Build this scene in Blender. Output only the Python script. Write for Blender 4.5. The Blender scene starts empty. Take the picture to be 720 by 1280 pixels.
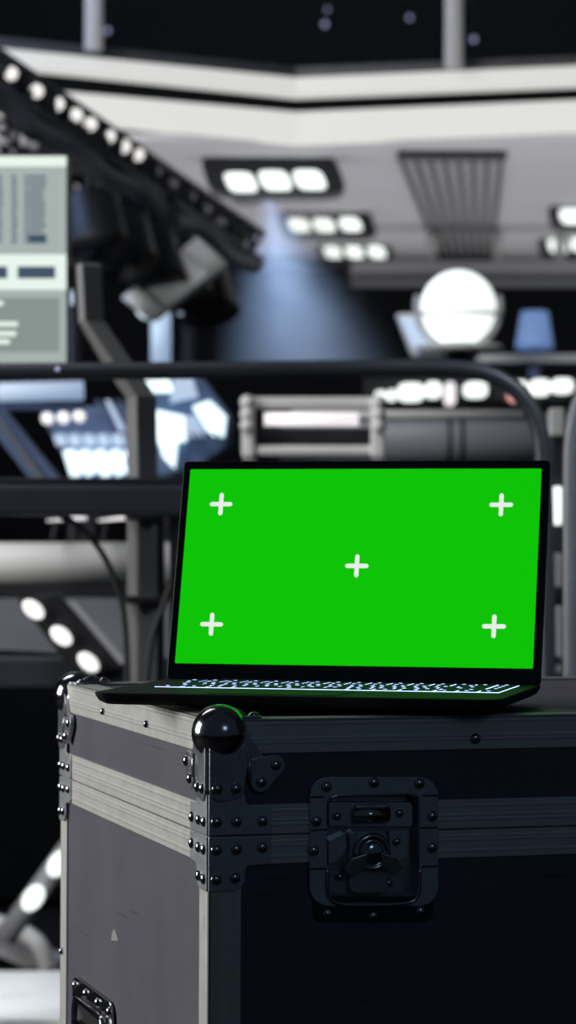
import bpy, bmesh, math, random
from mathutils import Vector, Matrix
random.seed(4)
S = bpy.context.scene
COL = S.collection
V = Vector
PI = math.pi
# ------------------------------------------------------------------ camera
FPX = 3343.8; PITCH = 0.01017; ROLL = 0.004; EYE = 1.05
cd = bpy.data.cameras.new('camera'); cam = bpy.data.objects.new('camera', cd); COL.objects.link(cam)
cd.sensor_fit = 'VERTICAL'; cd.sensor_height = 36; cd.lens = FPX / 1280 * 36
cd.clip_start = .05; cd.clip_end = 100
cam.matrix_world = Matrix.Translation((0, 0, EYE)) @ Matrix.Rotation(PI/2 + PITCH, 4, 'X') @ Matrix.Rotation(ROLL, 4, 'Z')
cd.dof.use_dof = True; cd.dof.focus_distance = 2.38; cd.dof.aperture_fstop = 7.6
S.camera = cam
# ------------------------------------------------------------------ world, lights, exposure
w = bpy.data.worlds.new('world'); S.world = w; w.use_nodes = True
bg = w.node_tree.nodes['Background']; bg.inputs[0].default_value = (.30, .42, .62, 1); bg.inputs[1].default_value = .045
S.view_settings.view_transform = 'Standard'; S.view_settings.look = 'None'
S.view_settings.exposure = 0; S.view_settings.gamma = 1; S.view_settings.use_curve_mapping = False
S.cycles.use_denoising = True
S.cycles.sample_clamp_indirect = 4
S.cycles.volume_step_rate = 2

def aim(o, tgt):
    d = V(tgt) - o.location
    o.rotation_euler = d.to_track_quat('-Z', 'Y').to_euler()
def area(name, loc, tgt, sx, sy, power, col=(1, 1, 1), spread=PI):
    l = bpy.data.lights.new(name, 'AREA'); l.shape = 'RECTANGLE'; l.size = sx; l.size_y = sy
    l.energy = power; l.color = col; l.spread = spread
    o = bpy.data.objects.new(name, l); COL.objects.link(o); o.location = loc; aim(o, tgt); return o
area('softbox_light', (-3.2, 2.95, 1.55), (-.1, 2.5, .75), 1.2, 1.4, 92, (1, .99, .955))
area('soffit_fill', (.6, 13.6, 1.95), (.6, 13.9, 6), 7.5, 12, 145, (.98, .97, 1))  # unseen area light added to brighten the grey soffit from below
area('pole_fill', (-2.6, 5.2, 3.6), (.4, 8.5, 3.6), .8, .8, 26, (1, .97, .88), 1.6)  # added to lighten the hanging poles, no visible source
area('rail_fill', (1.0, 3.3, 2.2), (.45, 4.25, .98), .3, .3, 1.3, (.85, .93, 1), .75)  # fill added out of view for the rails at the right
area('ceiling_fill', (0, 15, 3.9), (0, 15.2, 6), 6, 12, 85, (.8, .9, 1))  # added unseen light that lifts the dark ceiling and back wall
area('deck_fill', (-.75, 5.55, .72), (-.72, 5.62, 0), .5, .3, 1.9, (.95, .98, 1), 2.2)  # extra light under the ledge, added to brighten the white deck
area('background_fill', (-1.6, 4.2, 3.4), (0, 7.5, .9), 1.6, 1.0, 58, (.97, .97, 1))  # general fill added over the background equipment, source unseen
area('blue_wash', (-1.6, 7.6, 3.0), (-.9, 9.5, 1.2), 1.2, 1.2, 22, (.35, .55, 1))
area('cool_fill', (1.6, -1.6, 2.6), (.2, 2.2, .8), .9, .9, 4.9, (.46, .72, 1))

# ------------------------------------------------------------------ materials
def mat(name, col, rough=.5, metal=0, emit=None, es=1, noise=0, bump=0, scale=30, coat=0, spec=.5):
    m = bpy.data.materials.new(name); m.use_nodes = True; nt = m.node_tree
    b = nt.nodes['Principled BSDF']
    b.inputs['Base Color'].default_value = (*col, 1); b.inputs['Roughness'].default_value = rough
    b.inputs['Metallic'].default_value = metal; b.inputs['Coat Weight'].default_value = coat
    b.inputs['Specular IOR Level'].default_value = spec
    if emit:
        b.inputs['Emission Color'].default_value = (*emit, 1); b.inputs['Emission Strength'].default_value = es
    if noise or bump:
        tc = nt.nodes.new('ShaderNodeTexCoord'); n = nt.nodes.new('ShaderNodeTexNoise')
        n.inputs['Scale'].default_value = scale; n.inputs['Detail'].default_value = 5
        nt.links.new(tc.outputs['Object'], n.inputs['Vector'])
        if noise:
            r = nt.nodes.new('ShaderNodeMapRange')
            r.inputs['To Min'].default_value = 1 - noise; r.inputs['To Max'].default_value = 1 + noise
            nt.links.new(n.outputs['Fac'], r.inputs['Value'])
            mx = nt.nodes.new('ShaderNodeVectorMath'); mx.operation = 'SCALE'; mx.inputs[0].default_value = col
            nt.links.new(r.outputs[0], mx.inputs['Scale']); nt.links.new(mx.outputs[0], b.inputs['Base Color'])
            r2 = nt.nodes.new('ShaderNodeMapRange')
            r2.inputs['To Min'].default_value = max(0, rough - .1); r2.inputs['To Max'].default_value = min(1, rough + .1)
            nt.links.new(n.outputs['Fac'], r2.inputs['Value']); nt.links.new(r2.outputs[0], b.inputs['Roughness'])
        if bump:
            bp = nt.nodes.new('ShaderNodeBump'); bp.inputs['Strength'].default_value = bump; bp.inputs['Distance'].default_value = .002
            nt.links.new(n.outputs['Fac'], bp.inputs['Height']); nt.links.new(bp.outputs[0], b.inputs['Normal'])
    return m
def laminate():
    m = mat('laminate', (.083, .083, .108), .55, noise=.12, scale=9)
    nt = m.node_tree; b = nt.nodes['Principled BSDF']
    tc = nt.nodes.new('ShaderNodeTexCoord'); mp = nt.nodes.new('ShaderNodeMapping')
    mp.inputs['Rotation'].default_value = (.75, 0, 0); mp.inputs['Scale'].default_value = (3, 1.2, 60)
    n = nt.nodes.new('ShaderNodeTexNoise'); n.inputs['Scale'].default_value = 4; n.inputs['Detail'].default_value = 3
    nt.links.new(tc.outputs['Object'], mp.inputs[0]); nt.links.new(mp.outputs[0], n.inputs['Vector'])
    cr = nt.nodes.new('ShaderNodeValToRGB'); cr.color_ramp.elements[0].position = .27; cr.color_ramp.elements[1].position = .33
    cr.color_ramp.elements[0].color = (.55, .55, .55, 1); cr.color_ramp.elements[1].color = (1, 1, 1, 1)
    nt.links.new(n.outputs['Fac'], cr.inputs[0])
    src = b.inputs['Base Color'].links[0].from_socket
    mu = nt.nodes.new('ShaderNodeVectorMath'); mu.operation = 'MULTIPLY'
    nt.links.new(src, mu.inputs[0]); nt.links.new(cr.outputs[0], mu.inputs[1]); nt.links.new(mu.outputs[0], b.inputs['Base Color'])
    return m
M = dict(
    lam=laminate(),
    alu=mat('brushed_aluminium', (.52, .52, .50), .5, .35, noise=.06, scale=60),
    chrome=mat('chrome', (.42, .43, .46), .14, 1, noise=.05, scale=40),
    steel=mat('zinc_steel', (.42, .44, .48), .28, .8, noise=.1, scale=50),
    plate=mat('dull_steel_plate', (.42, .45, .48), .38, .6, noise=.1, scale=50),
    black=mat('black_metal', (.012, .013, .016), .5, .2, noise=.1, scale=20),
    blackp=mat('black_plastic', (.008, .008, .01), .35, 0, noise=.1, scale=30),
    gloss=mat('glossy_bezel', (.004, .004, .005), .08, 0, coat=.3),
    lap=mat('laptop_shell', (.018, .019, .022), .38, .6, noise=.05, scale=80),
    deck=mat('laptop_deck', (.018, .019, .022), .6, 0, noise=.05, scale=80, spec=.12),
    key=mat('keycap', (.012, .013, .016), .6, spec=.1),
    keylight=mat('key_backlight', (.1, .1, .1), .5, emit=(.42, .55, 1), es=3.2),
    green=mat('green_screen', (0, 0, 0), .15, emit=(.0045, .546, .0018), es=1, spec=.2),
    marker=mat('tracking_white', (0, 0, 0), .3, emit=(.80, .86, .80), es=1, spec=.2),
    tube=mat('painted_tube', (.040, .046, .058), .42, .3, noise=.1, scale=8),
    tubeg=mat('grey_tube', (.17, .18, .20), .42, .3, noise=.1, scale=8),
    grey=mat('grey_paint', (.42, .42, .44), .55, noise=.06, scale=6),
    mid=mat('mid_grey_paint', (.23, .24, .27), .5, noise=.06, scale=6),
    steelgrey=mat('post_paint', (.24, .24, .24), .5, noise=.06, scale=6),
    lgrey=mat('light_grey_paint', (.74, .74, .72), .5, noise=.04, scale=6),
    ceil=mat('ceiling_panel', (.62, .62, .64), .7, noise=.05, scale=1.2),
    dark=mat('dark_ceiling', (.10, .11, .135), .8, noise=.2, scale=2),
    wall=mat('dark_wall', (.03, .034, .045), .8, noise=.15, scale=2),
    floor=mat('studio_floor', (.012, .012, .014), .9, noise=.2, scale=3, spec=.08),
    cove=mat('cove_diffuser', (.1, .1, .1), .5, emit=(.78, .78, .74), es=.82),
    coveu=mat('cove_diffuser_upper', (.1, .1, .1), .5, emit=(.66, .66, .63), es=.9),
    lamp=mat('lamp_diffuser', (.8, .8, .8), .4, emit=(.93, 1, .95), es=1.2),
    bulb=mat('bulb_glass', (.8, .8, .8), .4, emit=(.95, .92, .88), es=1.0),
    bulbd=mat('dim_bulb_glass', (.3, .3, .32), .3, emit=(.5, .5, .55), es=.10),
    cyan=mat('console_lamp', (.8, .8, .8), .4, emit=(.72, .93, 1), es=1.25),
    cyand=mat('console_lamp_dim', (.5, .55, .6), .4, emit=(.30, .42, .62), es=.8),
    bluel=mat('blue_shade', (.2, .3, .5), .5, emit=(.09, .17, .38), es=.8),
    blued=mat('blue_frame', (.10, .15, .27), .5, .2, noise=.1, scale=8),
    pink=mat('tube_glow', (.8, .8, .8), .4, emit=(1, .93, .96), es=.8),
    scr=mat('monitor_grey', (.05, .05, .05), .3, emit=(.36, .42, .40), es=1),
    scr2=mat('monitor_dull', (.05, .05, .05), .3, emit=(.22, .27, .255), es=1),
    scrw=mat('monitor_white', (.05, .05, .05), .3, emit=(.78, .90, .82), es=1),
    scrd=mat('monitor_slate', (.05, .05, .05), .3, emit=(.105, .15, .19), es=1),
    scrb=mat('monitor_blue', (.05, .05, .05), .3, emit=(.03, .065, .105), es=1),
    white=mat('white_deck', (.86, .88, .88), .5, noise=.03, scale=5),
    dot=mat('indicator_glow', (.2, .2, .3), .4, emit=(.30, .33, .52), es=1.0),
    cloth=mat('black_cloth', (.005, .006, .007), .95, noise=.2, scale=10, spec=.05),
    rubber=mat('cable_rubber', (.015, .016, .018), .55),
    chip=mat('bare_wood_chip', (.28, .28, .27), .7),
    redl=mat('red_lamp', (.5, .2, .2), .4, emit=(.9, .42, .42), es=.8),
)
# ------------------------------------------------------------------ helpers
def at(px, py, Y):
    u = px - 360; v = py - 640; c, s = math.cos(ROLL), math.sin(ROLL)
    u0 = c*u + s*v; v0 = -s*u + c*v
    yy = FPX; zz = -v0; c, s = math.cos(PITCH), math.sin(PITCH)
    y = c*yy - s*zz; z = s*yy + c*zz
    k = Y / y
    return V((u0*k, Y, z*k + EYE))
def obj(name, bm, m, parent=None, smooth=False, bevel=0, seg=2):
    me = bpy.data.meshes.new(name); bmesh.ops.recalc_face_normals(bm, faces=bm.faces[:]); bm.to_mesh(me); bm.free()
    ms = m if isinstance(m, (list, tuple)) else [m]
    for x in ms: me.materials.append(M[x])
    o = bpy.data.objects.new(name, me); COL.objects.link(o)
    if parent: o.parent = parent
    if smooth:
        for p in me.polygons: p.use_smooth = True
    if bevel:
        b = o.modifiers.new('bevel', 'BEVEL'); b.width = bevel; b.segments = seg; b.limit_method = 'ANGLE'; b.angle_limit = .6
    return o
def tag(o, label=None, cat=None, group=None, kind=None):
    if label: o['label'] = label
    if cat: o['category'] = cat
    if group: o['group'] = group
    if kind: o['kind'] = kind
    return o
def thing(name, label, cat, loc=(0, 0, 0), rz=0, group=None):
    o = bpy.data.objects.new(name, None); COL.objects.link(o); o.location = loc; o.rotation_euler = (0, 0, rz)
    o.empty_display_size = .05
    return tag(o, label, cat, group)
def rebase(root, loc):
    """put the empty at its base without moving the parts built in world space"""
    root.location = loc
    for ch in root.children: ch.matrix_parent_inverse = Matrix.Translation(-V(loc))
def box(bm, c, s, R=None):
    mt = Matrix.Translation(V(c)) @ (R.to_4x4() if R else Matrix()) @ Matrix.Diagonal((*s, 1))
    return bmesh.ops.create_cube(bm, size=1, matrix=mt)
def hexa(bm, P):
    vs = [bm.verts.new(p) for p in P]
    for f in ((0,1,2,3), (7,6,5,4), (0,4,5,1), (1,5,6,2), (2,6,7,3), (3,7,4,0)): bm.faces.new([vs[i] for i in f])
def slab_px(bm, quad, Y, t):
    """quad of photo corners at distance Y (or one distance each), solid of thickness t going away"""
    Ys = Y if isinstance(Y, (list, tuple)) else [Y]*4
    a = [at(x, y, d) for (x, y), d in zip(quad, Ys)]
    hexa(bm, a + [p + V((0, t, 0)) for p in a])
def poly_px(bm, pts, Y, t):
    a = [at(x, y, Y) for x, y in pts]; n = len(a)
    f = [bm.verts.new(p) for p in a]; b = [bm.verts.new(p + V((0, t, 0))) for p in a]
    bm.faces.new(f); bm.faces.new(b[::-1])
    for i in range(n): bm.faces.new((f[i], f[(i+1) % n], b[(i+1) % n], b[i]))
def rect(x0, y0, x1, y1): return [(x0, y0), (x1, y0), (x1, y1), (x0, y1)]
def oval(cx, cy, rx, ry, ang=0, n=20, p=2.0):
    o = []
    for i in range(n):
        t = 2*PI*i/n; c, s = math.cos(t), math.sin(t)
        x = rx*math.copysign(abs(c)**(2/p), c); y = ry*math.copysign(abs(s)**(2/p), s)
        o.append((cx + x*math.cos(ang) - y*math.sin(ang), cy + x*math.sin(ang) + y*math.cos(ang)))
    return o
def tube(bm, pts, r, n=14, sq=False):
    pts = [V(p) for p in pts]; rings = []; up = None
    for i, p in enumerate(pts):
        d = (pts[min(i+1, len(pts)-1)] - pts[max(i-1, 0)]).normalized()
        if up is None:
            up = V((0, 1, 0)) if abs(d.y) < .9 else V((0, 0, 1))
        a = (up - d*up.dot(d)).normalized(); up = a; b = d.cross(a)
        rr = r[i] if isinstance(r, (list, tuple)) else r
        if sq: rings.append([bm.verts.new(p + a*rr*sx + b*rr*sy) for sx, sy in ((1,1), (-1,1), (-1,-1), (1,-1))])
        else: rings.append([bm.verts.new(p + a*rr*math.cos(2*PI*k/n) + b*rr*math.sin(2*PI*k/n)) for k in range(n)])
    m = len(rings[0])
    for A, B in zip(rings, rings[1:]):
        for k in range(m): bm.faces.new((A[k], A[(k+1) % m], B[(k+1) % m], B[k]))
    bm.faces.new(rings[0][::-1]); bm.faces.new(rings[-1])
def lathe(bm, O, ax, prof, n=24):
    """prof: (radius, distance along ax)"""
    ax = V(ax).normalized(); t = V((0, 0, 1)) if abs(ax.z) < .9 else V((1, 0, 0))
    a = (t - ax*t.dot(ax)).normalized(); b = ax.cross(a); rings = []
    for r, h in prof:
        rings.append([bm.verts.new(V(O) + ax*h + (a*math.cos(2*PI*k/n) + b*math.sin(2*PI*k/n))*max(r, 1e-5)) for k in range(n)])
    for A, B in zip(rings, rings[1:]):
        for k in range(n): bm.faces.new((A[k], A[(k+1) % n], B[(k+1) % n], B[k]))
    bm.faces.new(rings[0][::-1]); bm.faces.new(rings[-1])
def smoothpts(P, n=8):
    P = [V(p) for p in P]; out = []
    for i in range(len(P)-1):
        a = P[max(i-1, 0)]; b = P[i]; c = P[i+1]; d = P[min(i+2, len(P)-1)]
        for k in range(n):
            t = k/n; out.append(.5*((2*b) + (c-a)*t + (2*a-5*b+4*c-d)*t*t + (3*b-a-3*c+d)*t**3))
    out.append(P[-1]); return out

# ------------------------------------------------------------------ structure
def struct(name, bm, m, **k):
    o = obj(name, bm, m, **k); o['kind'] = 'structure'; return o
bm = bmesh.new(); box(bm, (0, 10.5, -.06), (16, 26, .12)); struct('floor', bm, 'floor')
bm = bmesh.new(); box(bm, (0, 23.6, 2.9), (16, .2, 5.8)); struct('wall_back', bm, 'wall')
bm = bmesh.new(); box(bm, (-8, 12.2, 2.9), (.2, 22.6, 5.8)); struct('wall_left', bm, 'wall')
bm = bmesh.new(); box(bm, (8, 12.2, 2.9), (.2, 22.6, 5.8)); struct('wall_right', bm, 'wall')
bm = bmesh.new(); box(bm, (0, 12.9, 5.86), (16, 21.6, .12))
for y in (9.5, 11.5, 14, 17, 20): box(bm, (0, y, 5.68), (15.8, .22, .26))
struct('ceiling', bm, 'dark')
# lit soffit: rises gently away from the camera
Z0 = .661; SL = (674 - 430) / FPX
def soffit_z(Y): return EYE + Z0 + SL*Y
def soffit_Y(py): return FPX*Z0/(430 - py)
xs = [(-3.2, 8.1), (.03, 8.62), (3.2, 8.05)]
bm = bmesh.new()
top = []; bot = []
ring = xs + [(6.5, 9.5), (6.5, 23.4), (-6.5, 23.4), (-6.5, 9.5)]
bot = [bm.verts.new((x, y+.10, soffit_z(y+.1))) for x, y in ring]; top = [bm.verts.new((x, y+.10, soffit_z(y+.1)+.02)) for x, y in ring]
bm.faces.new(bot); bm.faces.new(top[::-1])
for i in range(len(ring)):
    j = (i+1) % len(ring); bm.faces.new((bot[i], bot[j], top[j], top[i]))
struct('trim_1', bm, 'ceil')
# cove strips: two lit fascia bands with a black channel between them
def cove(name, m, ys, t, dy=0, flare=0):
    """ys: [(x, ytop, ybottom)] photo rows at the ends and at the corner"""
    bm = bmesh.new(); F = []; B = []
    D = []
    for (x, a, b) in ys:
        # distance on the polygon plan below
        r = (x - 360)/FPX
        (x0, y0), (x1, y1) = (xs[0], xs[1]) if x < 369 else (xs[1], xs[2])
        s = (r*y0 - x0)/((x1-x0) - r*(y1-y0)); Y = y0 + s*(y1-y0) + dy
        F.append((bm.verts.new(at(x, a, Y)), bm.verts.new(at(x, b, Y + flare)))); B.append((bm.verts.new(at(x, a, Y) + V((0, t, 0))), bm.verts.new(at(x, b, Y + flare) + V((0, t, 0)))))
    for i in range(len(F)-1):
        for q in ((F[i][0], F[i+1][0], F[i+1][1], F[i][1]), (B[i][0], B[i][1], B[i+1][1], B[i+1][0]), (F[i][0], B[i][0], B[i+1][0], F[i+1][0]), (F[i][1], F[i+1][1], B[i+1][1], B[i][1])): bm.faces.new(q)
    bm.faces.new((F[0][0], F[0][1], B[0][1], B[0][0])); bm.faces.new((F[-1][0], B[-1][0], B[-1][1], F[-1][1]))
    return struct(name, bm, m)
cove('trim_2', 'coveu', [(-60, 54, 74), (370, 97, 118), (790, 79, 101)], .10)
cove('trim_3', 'cloth', [(-60, 50, 122), (370, 92, 140), (790, 73, 128)], .08, .12)
cove('trim_4', 'cove', [(-60, 102, 134), (370, 140, 176), (790, 122, 158)], .12, 0, .02)
cove('trim_5', 'black', [(-60, 40, 56), (370, 84, 98), (790, 67, 80)], .5, .02)

# hanging poles of the soffit
for x, y1, lab in ((117, 62, 'pale hanging pole left, above the slanted string of bulbs'), (567, 84, 'pale hanging pole right, above the ribbed ceiling grille')):
    t = thing('hanging_pole', lab, 'pole', group=None)
    a = at(x, y1, 8.45); bm = bmesh.new(); tube(bm, [a, V((a.x, a.y, 5.55))], .029, 16); obj('pole', bm, 'grey', t, True)
    bm = bmesh.new(); lathe(bm, V((a.x, a.y, 5.56)), (0, 0, -1), [(.07, 0), (.07, .02), (.035, .03)]); obj('ceiling_flange', bm, 'black', t)
    rebase(t, a)
# small indicator lights under the dark ceiling beams
for i, (x, y, lab) in enumerate([(408, 12, 'small blue indicator light high in the dark ceiling, topmost of the pair near the centre'), (406, 30, 'small blue indicator light high in the dark ceiling, lower of the pair near the centre'),
        (512, 22, 'brighter blue indicator light left of the right hanging pole'), (592, 49, 'faint blue indicator light just right of the right hanging pole'), (134, 38, 'faint blue indicator light just right of the left hanging pole')]):
    t = thing('indicator_light', lab, 'indicator light', group='indicator lights in the dark ceiling')
    a = at(x, y, 20 if y < 30 else 17.5)
    bm = bmesh.new(); bmesh.ops.create_uvsphere(bm, u_segments=12, v_segments=8, radius=.018, matrix=Matrix.Translation(a)); obj('lens', bm, 'dot', t, True)
    bm = bmesh.new(); tube(bm, [a + V((0, .0, .012)), V((a.x, a.y, 5.56))], .008, 8); obj('drop_wire', bm, 'rubber', t)
    rebase(t, (a.x, a.y, 5.56))

# ceiling grille
g = thing('ceiling_grille', 'fan shaped dark ribbed grille on the pale ceiling', 'grille')
def sof(px, py, off=0):
    Y = soffit_Y(py); p = at(px, py, Y); p.z -= off; return p
for i in range(8):
    k = i/7; xt = 501 + k*126; xb = 550 + k*64
    bm = bmesh.new()
    a = sof(xt-2.8, 193); b = sof(xt+2.8, 193); c = sof(xb+1.9, 318); d = sof(xb-1.9, 318)
    h = V((0, 0, .02)); h2 = V((0, 0, .03))
    hexa(bm, [a-h, b-h, c-h2, d-h2, a+V((0,0,.0)), b, c, d]); obj('fin', bm, 'black', g)
bm = bmesh.new(); a = sof(497, 188); b = sof(632, 188); box(bm, (a+b)/2 + V((0, 0, -.015)), ((b-a).length, .12, .03)); obj('end_bar', bm, 'black', g)
bm = bmesh.new(); a = sof(545, 319); b = sof(620, 319); box(bm, (a+b)/2 + V((0, 0, -.02)), ((b-a).length, .2, .04)); obj('end_bar', bm, 'black', g)
bm = bmesh.new(); hexa(bm, [sof(500, 191, .01), sof(628, 191, .01), sof(616, 319, .01), sof(549, 319, .01)] + [sof(500, 191, -.0), sof(628, 191, 0), sof(616, 319, 0), sof(549, 319, 0)]); obj('backing_panel', bm, 'grey', g)
rebase(g, sof(564, 250))

# recessed-look triple fixtures hung under the soffit
def fixture(x0, y0, x1, y1, lamps, lw, lh, lab, sk=.35):
    cy = (y0+y1)/2; Y = soffit_Y(y0 + 4)
    t = thing('ceiling_light', lab, 'ceiling light', group='black ceiling lights with bright lamps')
    cx = (x0+x1)/2; px = Y/FPX
    bm = bmesh.new(); poly_px(bm, [(x + (y-cy)*sk, y) for x, y in oval(cx, cy, (x1-x0)/2, (y1-y0)/2, 0, 28, 5)], Y, .16)
    obj('housing', bm, 'black', t)
    for (lx, ly) in lamps:
        bm = bmesh.new(); poly_px(bm, [(x + (y-ly)*(sk+.1), y) for x, y in oval(lx, ly, lw, lh, 0, 24, 4)], Y - .03, .06)
        obj('lamp', bm, 'lamp', t)
    p = at(cx, y0+3, Y+.05); bm = bmesh.new(); box(bm, (p.x, p.y, (p.z + soffit_z(p.y))/2), (.12, .12, abs(soffit_z(p.y) - p.z)+.08)); obj('mounting_block', bm, 'black', t)
    rebase(t, V((p.x, p.y, soffit_z(p.y))))
fixture(256, 192, 427, 244, [(301, 227), (344, 225), (387, 224)], 18, 11.5, 'largest black ceiling light with three slanted bright lamps')
fixture(350, 260, 468, 297, [(374, 281), (405, 281), (438, 280)], 12.5, 8, 'middle sized black ceiling light left of the grille with three lamps')
fixture(398, 301, 491, 329, [(416, 315), (443, 315), (471, 315)], 10, 6.8, 'smallest black ceiling light left of the grille, the farthest of its row')
fixture(690, 251, 800, 286, [(715, 270), (750, 270), (780, 270)], 14, 9, 'black ceiling light at the right edge, upper of the two there', .2)
fixture(676, 292, 790, 322, [(698, 307), (727, 306), (758, 306)], 11.5, 8, 'black ceiling light at the right edge, lower of the two there', .2)

# cross beam at the far end of the soffit
t = thing('cross_beam', 'long grey beam crossing below the ribbed ceiling grille', 'beam')
bm = bmesh.new(); slab_px(bm, rect(440, 326, 800, 345), 15, .3); obj('beam', bm, 'grey', t, bevel=.01)
bm = bmesh.new(); slab_px(bm, rect(440, 345, 800, 350), 14.95, .4); obj('lower_flange', bm, 'tube', t)
for x in (622, 540, 700):
    bm = bmesh.new(); a = at(x, 328, 15.1); tube(bm, [a, V((a.x, a.y, soffit_z(a.y)))], .03); obj('hanger', bm, 'lgrey', t, True)
rebase(t, at(620, 345, 15))

# ------------------------------------------------------------------ blue hazy light beam
def beam():
    bm = bmesh.new()
    top = at(350, 226, 10.6); bot = at(388, 460, 10.6)
    d = bot - top; R0, R1 = .24, .40
    rings = []
    for k in range(2):
        c = d*k; r = R0 if k == 0 else R1
        rings.append([bm.verts.new(c + V((math.cos(2*PI*j/24)*r, math.sin(2*PI*j/24)*r, 0))) for j in range(24)])
    for j in range(24): bm.faces.new((rings[0][j], rings[0][(j+1) % 24], rings[1][(j+1) % 24], rings[1][j]))
    bm.faces.new(rings[0][::-1]); bm.faces.new(rings[1])
    me = bpy.data.meshes.new('stage_haze'); bmesh.ops.recalc_face_normals(bm, faces=bm.faces[:]); bm.to_mesh(me); bm.free()
    m = bpy.data.materials.new('haze_volume'); m.use_nodes = True; nt = m.node_tree
    nt.nodes.remove(nt.nodes['Principled BSDF'])
    vs = nt.nodes.new('ShaderNodeVolumeScatter'); vs.inputs['Color'].default_value = (.8, .88, 1, 1)
    # thins out from the axis of the cone to its rim
    tc = nt.nodes.new('ShaderNodeTexCoord'); sp = nt.nodes.new('ShaderNodeSeparateXYZ'); nt.links.new(tc.outputs['Object'], sp.inputs[0])
    def mth(op, a, b=None):
        n = nt.nodes.new('ShaderNodeMath'); n.operation = op
        for i_, x in enumerate((a, b)):
            if x is None: continue
            if isinstance(x, (int, float)): n.inputs[i_].default_value = x
            else: nt.links.new(x, n.inputs[i_])
        return n.outputs[0]
    h = mth('DIVIDE', sp.outputs['Z'], d.z)
    rx = mth('SUBTRACT', sp.outputs['X'], mth('MULTIPLY', h, d.x))
    rad = mth('SQRT', mth('ADD', mth('MULTIPLY', rx, rx), mth('MULTIPLY', sp.outputs['Y'], sp.outputs['Y'])))
    lim = mth('ADD', mth('MULTIPLY', h, R1-R0), R0)
    den = mth('MAXIMUM', mth('SUBTRACT', 1, mth('DIVIDE', rad, lim)), 0)
    no = nt.nodes.new('ShaderNodeTexNoise'); no.inputs['Scale'].default_value = 5; nt.links.new(tc.outputs['Object'], no.inputs['Vector'])
    den = mth('MULTIPLY', den, mth('ADD', mth('MULTIPLY', no.outputs['Fac'], 1.6), .2))
    nt.links.new(mth('MULTIPLY', den, 1.7), vs.inputs['Density'])
    vs.inputs['Anisotropy'].default_value = 0
    nt.links.new(vs.outputs[0], nt.nodes['Material Output'].inputs['Volume'])
    me.materials.append(m)
    o = bpy.data.objects.new('stage_haze', me); COL.objects.link(o); o.location = top
    tag(o, 'pale blue hazy light beam falling between the bulbs and the globe lamp', 'haze', kind='stuff')
    l = bpy.data.lights.new('beam_spot', 'SPOT'); l.energy = 400; l.color = (.46, .64, 1); l.spot_size = 1.3; l.spot_blend = .8; l.shadow_soft_size = .2
    s = bpy.data.objects.new('beam_spot', l); COL.objects.link(s); s.location = top - d*.02 + V((-.05, 0, 0)); aim(s, bot + V((0, 0, -.5)))
    return s
beam()
t = thing('moving_head_light', 'dark stage light under the ceiling where the hazy beam begins', 'stage light')
bm = bmesh.new(); a = at(306, 232, 11.4); lathe(bm, a + V((0, .1, .12)), (.1, -.2, -1), [(.05, 0), (.07, .02), (.08, .16), (.07, .18)], 20); obj('head', bm, 'tube', t, True)
bm = bmesh.new(); tube(bm, [a + V((0, .1, .1)), V((a.x, a.y+.1, soffit_z(a.y)))], .02); obj('yoke', bm, 'black', t)
rebase(t, V((a.x, a.y, soffit_z(a.y))))

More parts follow.
